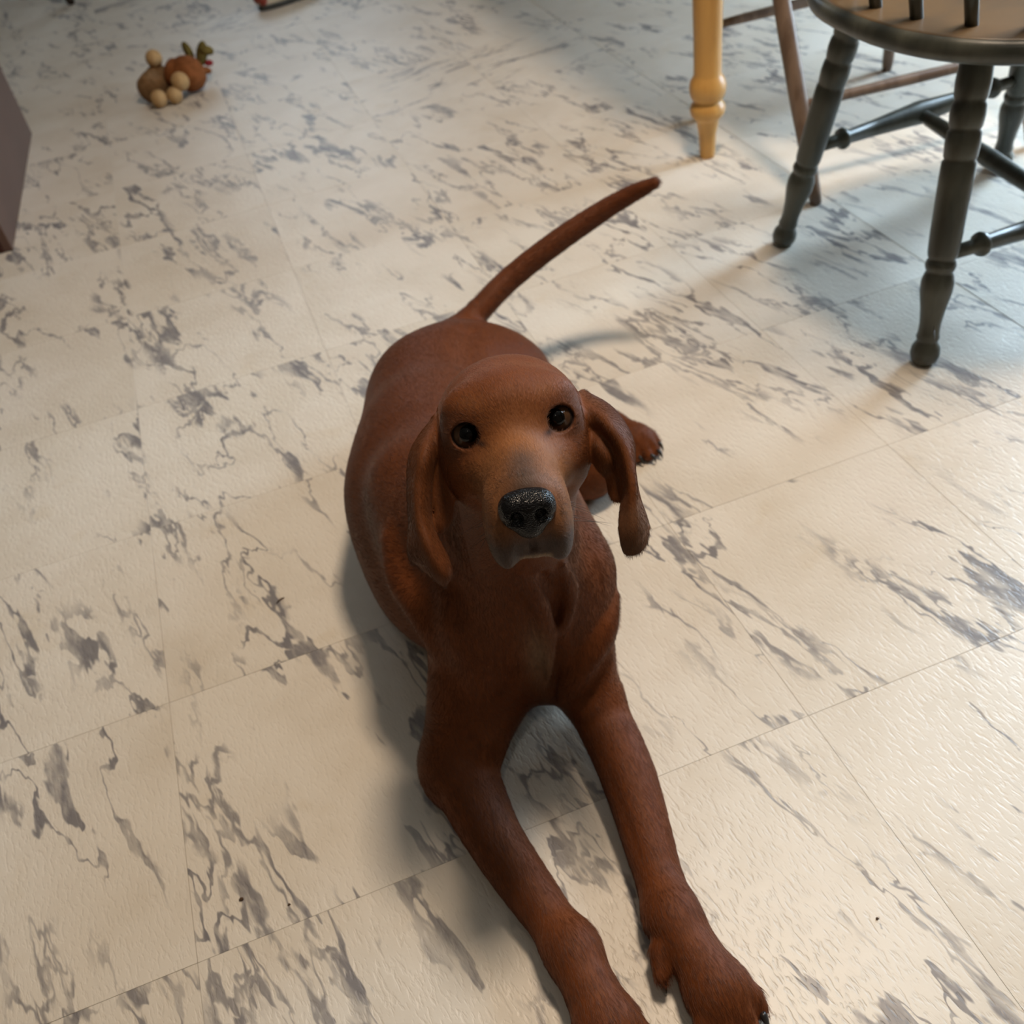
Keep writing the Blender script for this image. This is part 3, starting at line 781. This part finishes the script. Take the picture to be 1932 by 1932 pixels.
# nose leather, its own fine field
def build_nose():
    c0 = hd(0, 8.9, -3.2)
    f = Field(c0 - 0.034, c0 + 0.034, 0.0008)
    def hell(c, r, k=0.006, op='add', rot=None): f.ell(hd(*c), np.array(r) * 0.01, k, op, HR if rot is None else HR @ rot)
    hell((-0.2, 8.45, -3.0), (1.68, 1.22, 1.10), 0.004)
    hell((-0.2, 8.65, -3.95), (1.20, 1.0, 1.35), 0.006)
    for s in (-1, 1):
        hell((-0.2 + s * 1.08, 8.55, -3.30), (0.82, 1.05, 1.08), 0.005)
    for s in (-1, 1):
        hell((-0.2 + s * 0.80, 9.72, -3.50), (0.42, 0.62, 0.46), 0.003, 'sub')
        f.cone(hd(-0.2 + s * 1.05, 9.55, -3.7), hd(-0.2 + s * 1.9, 8.75, -4.0), 0.0016, 0.0016, 0.002, 'sub')
    f.cone(hd(-0.2, 9.85, -3.4), hd(-0.2, 9.60, -5.0), 0.0008, 0.0008, 0.002, 'sub')
    return f.mesh(2)
nv, nq = build_nose()
o = link_mesh('nose', np_mesh('nose', nv - DL, nq), M['nose'], DOG); o['label'] = 'black wet nose with two nostrils'

# claws
def add_claw(bm, a, b, r):
    a, b = Vector(a), Vector(b); d = b - a
    mid = a + d * 0.55 + Vector((0, 0, 0.0035))
    pts = [a, a + d * 0.28 + Vector((0, 0, 0.0025)), mid, a + d * 0.8 + Vector((0, 0, 0.0022)), b]
    add_tube(bm, pts, [r, r * 0.95, r * 0.75, r * 0.5, r * 0.12], 10)
for a, b in CLAWS:
    bm = bmesh.new(); add_claw(bm, a - DL, b - DL, 0.0034 if a[1] < 0 else 0.0025)
    bm_obj('claw', bm, M['claw'], DOG)
# whiskers on the muzzle, a few long brow hairs
def hair(bm, a, b, sag, r):
    a, b = Vector(a), Vector(b); n = 6
    pts = [a.lerp(b, i / n) + Vector((0, 0, -sag * (i / n) ** 2)) for i in range(n + 1)]
    add_tube(bm, pts, [r * (1 - 0.85 * i / n) for i in range(n + 1)], 5)
bm = bmesh.new()
for s_ in (-1, 1):
    for k in range(9):
        b0 = 5.4 + 0.45 * (k % 4) + random.uniform(-0.2, 0.2); c0 = -4.4 - 0.55 * (k // 3) + random.uniform(-0.2, 0.2)
        p = hd(s_ * 2.55 - 0.15, b0, c0); q = hd(s_ * (4.6 + random.uniform(-0.6, 0.9)), b0 - 1.2 + random.uniform(-1, 1), c0 - 1.3 + random.uniform(-0.9, 0.9))
        hair(bm, p - DL, q - DL, 0.003, 0.00022)
bm_obj('whisker', bm, M['whisker'], DOG)['kind'] = 'stuff'
#SECTION_END_DOG

# ------------------------------------------------------------------ more materials
M['green'] = simple('worn dark green paint', (0.085, 0.088, 0.070), 0.36, 0.25, 24, (1, 1, 0.25), 0.45, 0.12, (0.042, 0.045, 0.037))
M['seatwood'] = simple('worn brown seat wood', (0.150, 0.098, 0.052), 0.32, 0.25, 7, (1, 1.6, 1), 0.45, 0.1, (0.105, 0.075, 0.047))
M['brownwood'] = simple('grey brown chair wood', (0.20, 0.135, 0.095), 0.42, 0.2, 12, (4, 4, 0.6), 0.4, 0.0, (0.125, 0.080, 0.055))
M['pine'] = simple('honey pine', (0.62, 0.34, 0.095), 0.36, 0.12, 8, (5, 5, 0.5), 0.45, 0.0, (0.50, 0.26, 0.065))
M['cabinet'] = simple('brown laminate', (0.105, 0.058, 0.044), 0.45, 0.1, 5, (6, 1, 1), 0.4, 0.0, (0.088, 0.047, 0.036))
M['cabred'] = simple('dark red brown wood', (0.045, 0.010, 0.006), 0.4, 0.15, 6, (1, 6, 1))
M['plush_a'] = simple('tan brown plush', (0.24, 0.140, 0.070), 0.95, 0.15, 60, (1, 1, 1), 0.1, 0.5)
M['plush_b'] = simple('rust brown plush', (0.235, 0.085, 0.030), 0.95, 0.15, 60, (1, 1, 1), 0.1, 0.5)
M['plush_c'] = simple('cream plush', (0.46, 0.30, 0.145), 0.95, 0.08, 80, (1, 1, 1), 0.1, 0.4)
M['plush_d'] = simple('olive plush', (0.16, 0.12, 0.035), 0.95, 0.2, 60, (1, 1, 1), 0.1, 0.4)
M['plush_e'] = simple('red plush', (0.25, 0.03, 0.035), 0.95, 0.15, 60, (1, 1, 1), 0.1, 0.4)
M['cream'] = simple('cream fabric', (0.56, 0.47, 0.35), 0.8, 0.06, 40)
M['red'] = simple('faded red fabric', (0.30, 0.055, 0.035), 0.75, 0.12, 40)
M['sole'] = simple('dark sole', (0.035, 0.032, 0.026), 0.7, 0.1, 40)
M['darkwood'] = simple('near black wood', (0.030, 0.016, 0.010), 0.45, 0.2, 12, (4, 4, 1))
M['crumb'] = simple('dry crumb', (0.10, 0.055, 0.03), 0.9, 0.2, 300)

def part_lathe(name, a, b, prof, mat, parent, seg=24):
    bm = bmesh.new(); A, B = rel(parent, (a, b)); add_lathe(bm, A, B, prof, seg); return bm_obj(name, bm, mat, parent)

# ------------------------------------------------------------------ green windsor chair
gc = empty('windsor_chair', (1.286, 0.326, 0.0))
tag(gc, 'dark green painted windsor chair with a worn brown seat and turned legs', 'chair')
def seat_mesh(parent, c, rx, ry, z0, z1, mat_top, mat_rim, name, dish=0.006):
    """rounded seat: a rim mesh and a top sheet set into it"""
    n = 64; cx, cy = c[0] - parent.location.x, c[1] - parent.location.y
    def ringpts(k, z, sq=2.3):
        out = []
        for i in range(n):
            a = 2 * math.pi * i / n; ca, sa = math.cos(a), math.sin(a)
            x = math.copysign(abs(ca) ** (2 / sq), ca) * (rx + k); y = math.copysign(abs(sa) ** (2 / sq), sa) * (ry + k)
            out.append((cx + x, cy + y, z))
        return out
    def loft(bm, rings, cap0=True, cap1=True):
        R = [[bm.verts.new(p) for p in r] for r in rings]
        for r0, r1 in zip(R, R[1:]):
            for i in range(n): bm.faces.new((r0[i], r0[(i + 1) % n], r1[(i + 1) % n], r1[i]))
        if cap0: bm.faces.new(R[0][::-1])
        if cap1: bm.faces.new(R[-1])
    t = z1 - z0
    bm = bmesh.new()
    loft(bm, [ringpts(-0.03, z0), ringpts(-0.012, z0 + 0.001), ringpts(-0.003, z0 + t * 0.22), ringpts(0, z0 + t * 0.5), ringpts(-0.002, z0 + t * 0.8), ringpts(-0.007, z1)])
    s = bm_obj(name, bm, mat_rim, parent)
    bm = bmesh.new()
    loft(bm, [ringpts(-0.0075, z1 - 0.002), ringpts(-0.0075, z1 + 0.0002), ringpts(-0.012, z1 + 0.0012), ringpts(-0.05, z1 + 0.0016), ringpts(-0.10, z1 + 0.001), ringpts(-0.18, z1 + 0.0008)])
    bm_obj('seat_top', bm, mat_top, s)
    return s
seat_mesh(gc, (1.250, 0.280), 0.255, 0.250, 0.394, 0.423, M['seatwood'], M['green'], 'seat')
LEGP = [(0, .0120), (.010, .0165), (.035, .0195), (.060, .0185), (.078, .0140), (.085, .0138), (.095, .0155), (.110, .0140), (.14, .0138), (.19, .0160), (.25, .0205), (.285, .0208), (.310, .0180), (.318, .0160),
        (.324, .0180), (.338, .0195), (.352, .0180), (.358, .0160), (.366, .0180), (.38, .0190), (.45, .0200), (.60, .0208), (.655, .0205), (.662, .0182), (.672, .0198), (.71, .0208), (.742, .0200),
        (.75, .0176), (.76, .0195), (.79, .0208), (.82, .0200), (.83, .0176), (.842, .0195), (.88, .0205), (.94, .0190), (.96, .0160), (1.0, .0150)]
feet = [(1.056, 0.121), (1.071, 0.508), (1.517, 0.534), (1.502, 0.115)]
def leg_top(fx, fy, z=0.396):
    k = z / 0.36
    sx = 0.051 if fx < 1.28 else -0.050; sy = 0.060 if fy < 0.32 else -0.062
    return (fx + sx * k, fy + sy * k, z)
gl = []
for fx, fy in feet:
    a, b = (fx, fy, 0.0005), leg_top(fx, fy)
    gl.append((Vector(a), Vector(b)))
    o = part_lathe('leg', a, b, LEGP, M['green'], gc)
def on_leg(i, z): a, b = gl[i]; return a.lerp(b, (z - a.z) / (b.z - a.z))
STP = [(0, .0085), (.10, .0095), (.125, .0100), (.13, .0150), (.142, .0165), (.154, .0150), (.158, .0105), (.30, .0125), (.45, .0165), (.50, .0180), (.55, .0165), (.70, .0125), (.842, .0105), (.846, .0150), (.858, .0165), (.87, .0150), (.875, .0100), (.90, .0095), (1, .0085)]
sa, sb = on_leg(1, 0.165), on_leg(2, 0.165); part_lathe('stretcher', sa, sb, STP, M['green'], gc, 18)
sc, sd = on_leg(0, 0.145), on_leg(3, 0.145); part_lathe('stretcher', sc, sd, STP, M['green'], gc, 18)
part_lathe('stretcher', sc.lerp(sd, .5), sa.lerp(sb, .5), [(0, .009), (.1, .0105), (.5, .0135), (.9, .0105), (1, .009)], M['green'], gc, 16)
# back spindles along the curved rear edge and the hoop that ties them
spin = []
for k in range(7):
    ang = math.radians(180 + (k - 3) * 17)
    bx, by = 1.250 + 0.217 * math.cos(ang), 0.280 + 0.217 * math.sin(ang)
    tx, ty = 1.18 + 0.265 * math.cos(ang), 0.280 + 0.245 * math.sin(ang)
    tz = 0.92 - 0.10 * abs(k - 3) ** 1.6 / 3 ** 1.6
    spin.append(((bx, by), (tx, ty, tz)))
for (bx, by), t in spin:
    part_lathe('spindle', (bx, by, 0.4225), t, [(0, .0075), (.06, .0078), (.3, .0085), (.7, .007), (1, .0055)], M['green'], gc, 14)
ts = [t for _, t in spin]
if ts[0][1] > ts[-1][1]: ts = ts[::-1]
hoop = [(1.145, 0.080, 0.424), (1.11, 0.062, 0.55), (1.07, 0.062, 0.72)] + ts + [(1.07, 0.498, 0.72), (1.11, 0.498, 0.55), (1.145, 0.480, 0.424)]
bm = bmesh.new(); add_tube(bm, rel(gc, [Vector(p) for p in catmull(hoop, 48)]), 0.0115, 12); bm_obj('hoop', bm, M['green'], gc)
bm = bmesh.new(); pt = rel(gc, [(1.036, 0.083, 0.052), (1.062, 0.121, 0.060)])
add_tube(bm, pt, [0.0001, 0.0007], 5); bm_obj('splinter', bm, M['darkwood'], gc)

# ------------------------------------------------------------------ brown chair pushed under the table
bc = empty('wooden_chair', (1.41, 0.81, 0.0))
tag(bc, 'grey-brown wooden chair with plain splayed legs pushed in beside the pine table leg', 'chair')
seat_mesh(bc, (1.395, 0.865), 0.225, 0.205, 0.430, 0.462, M['brownwood'], M['brownwood'], 'seat')
BL = [((1.191, 0.595, 0.0005), (1.186, 0.796, 0.436)), ((1.608, 0.560, 0.0005), (1.598, 0.745, 0.436)), ((1.637, 1.026, 0.0005), (1.585, 0.960, 0.436)), ((1.212, 1.045, 0.0005), (1.198, 0.965, 0.436))]
bl = []
for a, b in BL:
    b2 = Vector(b)
    part_lathe('leg', a, b2, [(0, .0095), (.04, .0115), (.35, .0150), (.6, .0150), (.9, .0125), (1, .011)], M['brownwood'], bc, 18)
    bl.append((Vector(a), b2))
def on_bl(i, z): a, b = bl[i]; return a.lerp(b, (z - a.z) / (b.z - a.z))
for i, j, z in ((0, 1, 0.15), (3, 2, 0.19)):
    part_lathe('stretcher', on_bl(i, z), on_bl(j, z), [(0, .007), (.15, .0085), (.5, .0100), (.85, .0085), (1, .007)], M['brownwood'], bc, 14)
for k in range(6):
    x = 1.235 + k * 0.064
    part_lathe('spindle', (x, 0.688, 0.461), (x, 0.612, 0.86), [(0, .006), (.4, .008), (1, .005)], M['brownwood'], bc, 12)
bm = bmesh.new(); lo, hi = rel(bc, [(1.20, 0.596, 0.85), (1.59, 0.624, 0.92)]); add_box(bm, lo, hi, 0.008); bm_obj('crest_rail', bm, M['brownwood'], bc)

# ------------------------------------------------------------------ pine table
tb = empty('dining_table', (1.6, 1.6, 0.0))
tag(tb, 'honey pine dining table with a turned leg', 'table')
TL = [(0, .0135), (.01, .0150), (.06, .0165), (.10, .0215), (.105, .0240), (.115, .0310), (.130, .0335), (.142, .0310), (.150, .0255), (.156, .0255), (.160, .0300), (.172, .0335), (.186, .0345), (.203, .0320), (.213, .0270), (.222, .0255), (.30, .0255), (.50, .0285), (.68, .0310), (.72, .0290), (.73, .034), (.75, .036), (.77, .030), (.80, .034), (.81, .040), (1.0, .040)]
for x, y in ((1.132, 0.880), (2.10, 0.880), (1.132, 2.42), (2.10, 2.42)):
    part_lathe('leg', (x, y, 0.0005), (x, y, 0.715), TL, M['pine'], tb, 28)
for lo, hi in (((1.132, 0.868, 0.61), (2.10, 0.892, 0.714)), ((1.132, 2.408, 0.61), (2.10, 2.432, 0.714)), ((1.120, 0.88, 0.61), (1.144, 2.42, 0.714)), ((2.088, 0.88, 0.61), (2.112, 2.42, 0.714))):
    bm = bmesh.new(); l2, h2 = rel(tb, [lo, hi]); add_box(bm, l2, h2, 0.002); bm_obj('apron', bm, M['pine'], tb, False)
for k in range(5):
    bm = bmesh.new(); y0 = 0.80 + k * 0.34; l2, h2 = rel(tb, [(1.05, y0 + 0.0006, 0.716), (2.18, y0 + 0.3394, 0.744)]); add_box(bm, l2, h2, 0.002); bm_obj('plank', bm, M['pine'], tb, False)

# ------------------------------------------------------------------ brown cabinet at the left edge
cb = empty('cabinet', (-0.5085, 1.70, 0.0), math.radians(-2.0))
tag(cb, 'brown floor cabinet with a plain side panel at the left edge', 'cabinet')
def cbox(name, lo, hi, mat, par, bev=0.002):
    bm = bmesh.new(); add_box(bm, lo, hi, bev); return bm_obj(name, bm, mat, par, False)
cbox('carcass', (-0.28, -0.345, 0.0), (0.288, 0.365, 0.86), M['cabred'], cb)
cbox('side_panel', (0.288, -0.345, 0.0006), (0.306, 0.365, 0.86), M['cabinet'], cb)
cbox('side_panel', (-0.298, -0.345, 0.0006), (-0.28, 0.365, 0.86), M['cabinet'], cb)
cbox('countertop', (-0.315, -0.375, 0.861), (0.322, 0.385, 0.893), M['cabinet'], cb, 0.004)
for k in (-1, 1):
    d = cbox('door', (-0.005 + (-0.288 if k < 0 else 0.0) + 0.003, -0.364, 0.085), (-0.005 + (0.0 if k < 0 else 0.288) - 0.003 + 0.003, -0.3455, 0.84), M['cabred'], cb)
    bm = bmesh.new(); add_lathe(bm, (k * 0.045, -0.3645, 0.62), (k * 0.045, -0.392, 0.62), [(0, .006), (.5, .006), (.6, .013), (.9, .013), (1, .008)], 14)
    bm_obj('knob', bm, M['sole'], d)

# ------------------------------------------------------------------ plush toy
ty = empty('plush_toy', (0.185, 2.13, 0.0))
tag(ty, 'brown plush dog toy with four cream balls lying on the tiles', 'toy')
def plush(name, c, r, mat, tilt=(0, 0, 0), par=None, bump=0.0):
    bm = bmesh.new()
    from mathutils import Euler
    add_ball(bm, (0, 0, 0), *r, Euler(tilt).to_matrix(), 24, 16)
    for v in bm.verts:
        v.co *= 1 + bump * math.sin(v.co.x * 210) * math.cos(v.co.y * 170 + v.co.z * 190)
    o = bm_obj(name, bm, mat, par or ty); o.location = Vector(c) - Vector(ty.location) if par is None else c
    return o
def log_shape():
    bm = bmesh.new()
    add_lathe(bm, (-0.052, 0.012, 0.040), (0.052, -0.012, 0.044), [(0, .012), (.03, .033), (.10, .040), (.35, .0415), (.6, .040), (.88, .041), (.96, .036), (1, .014)], 24)
    return bm
o = bm_obj('log', log_shape(), M['plush_a'], ty); o.location = (-0.032, 0.022, 0.0); o.rotation_euler = (0, 0, math.radians(76)); o.scale = (0.92, 0.86, 0.9)
plush('body', (0.243, 2.135, 0.046), (0.044, 0.052, 0.044), M['plush_b'], (0.2, 0.1, 0.5), bump=0.02)
plush('head', (0.208, 2.150, 0.052), (0.024, 0.040, 0.036), M['plush_b'], (0, 0.3, -0.3))
for c, r in (((0.172, 2.170, 0.092), 0.0215), ((0.152, 2.072, 0.022), 0.0215), ((0.192, 2.072, 0.021), 0.0205), ((0.217, 2.082, 0.047), 0.0230)):
    plush('ball', c, (r, r, r * 1.03), M['plush_c'])
for c, r, t, m in (((0.262, 2.195, 0.083), (0.011, 0.011, 0.027), (0.2, -0.2, 0), 'plush_d'), ((0.294, 2.190, 0.070), (0.015, 0.013, 0.032), (0.1, 0.4, 0.3), 'plush_d'), ((0.308, 2.180, 0.078), (0.020, 0.010, 0.012), (0, 0.4, 0), 'plush_d'), ((0.304, 2.185, 0.045), (0.012, 0.008, 0.008), (0, 0.2, 0.2), 'plush_e'), ((0.290, 2.172, 0.033), (0.016, 0.009, 0.009), (0, 0.4, 0), 'plush_b')):
    plush('tuft', c, r, M[m], t)

ty.location = (0.180, 2.058, 0.0)

# ------------------------------------------------------------------ slipper at the top edge of the view
sl = empty('slipper', (0.622, 2.725, 0.0), math.radians(26))
tag(sl, 'cream and red shoe with a dark sole lying on the far tiles', 'shoe')
def outline(w, l, n=40):
    out = []
    for i in range(n):
        a = 2 * math.pi * i / n; x, y = math.cos(a), math.sin(a)
        out.append((x * l * 0.5, y * w * 0.5 * (1 + 0.16 * x - 0.10 * (1 - x * x))))
    return out
def loft_outline(name, levels, mat):
    bm = bmesh.new(); R = []
    for k, z, dx in levels: R.append([bm.verts.new((x * k + dx, y * k, z)) for x, y in outline(0.095, 0.245)])
    n = len(R[0])
    for r0, r1 in zip(R, R[1:]):
        for i in range(n): bm.faces.new((r0[i], r0[(i + 1) % n], r1[(i + 1) % n], r1[i]))
    bm.faces.new(R[0][::-1]); bm.faces.new(R[-1]); return bm_obj(name, bm, mat, sl)
loft_outline('sole', [(0.94, 0.0006, 0), (1.0, 0.004, 0), (1.0, 0.014, 0), (0.97, 0.017, 0)], M['sole'])
loft_outline('upper', [(0.97, 0.0165, 0), (1.0, 0.026, 0), (0.96, 0.045, -0.004), (0.84, 0.060, -0.012), (0.60, 0.068, -0.02), (0.30, 0.071, -0.025)], M['cream'])
bm = bmesh.new(); add_ball(bm, (-0.108, 0.004, 0.034), 0.015, 0.034, 0.022, None, 18, 12); bm_obj('heel_patch', bm, M['red'], sl)

# ------------------------------------------------------------------ small stool whose foot shows at the top left
st = empty('stool', (-0.28, 3.60, 0.0))
tag(st, 'dark wooden stool of which one foot shows at the top left corner', 'stool')
for x, y in ((-0.075, 3.375), (-0.47, 3.42), (-0.075, 3.80), (-0.47, 3.80)):
    part_lathe('leg', (x, y, 0.0005), (x + (0.05 if x < -0.28 else -0.05), y + (0.05 if y < 3.6 else -0.05), 0.43), [(0, .012), (.03, .015), (.2, .017), (.8, .022), (1, .02)], M['darkwood'], st, 16)
seat_mesh(st, (-0.28, 3.60), 0.20, 0.20, 0.43, 0.46, M['darkwood'], M['darkwood'], 'seat')

# ------------------------------------------------------------------ crumbs and bits on the tiles
bm = bmesh.new(); add_tube(bm, [(-0.006, 0, 0.0012), (-0.002, 0.0006, 0.0016), (0.003, 0.0004, 0.0016), (0.006, -0.0008, 0.0012)], [0.0004, 0.0008, 0.0008, 0.0003], 6)
o = bm_obj('dry_grass', bm, M['crumb']); o.location = (0.143, 0.095, 0.0); o.rotation_euler = (0, 0, 0.5); tag(o, 'dark sliver of dry grass on the tile left of the dog', 'debris')
for loc, r, lab in (((0.0458, -0.2623, 0.0), 0.0017, 'reddish brown crumb on the tile at lower left'), ((0.0869, -0.2855, 0.0), 0.0011, 'tiny dark speck beside the reddish crumb at lower left'), ((0.5519, -0.4990, 0.0), 0.0011, 'tiny dark speck on the tile at lower right')):
    bm = bmesh.new(); bmesh.ops.create_icosphere(bm, subdivisions=2, radius=r)
    for v in bm.verts: v.co = Vector((v.co.x * 1.3, v.co.y, v.co.z * 0.6)) * (1 + 0.25 * math.sin(v.co.x * 3000 + v.co.y * 2100)); 
    zmin = min(v.co.z for v in bm.verts)
    for v in bm.verts: v.co.z -= zmin
    o = bm_obj('crumb', bm, M['crumb']); o.location = loc; tag(o, lab, 'crumb', 'crumbs on the tiles')
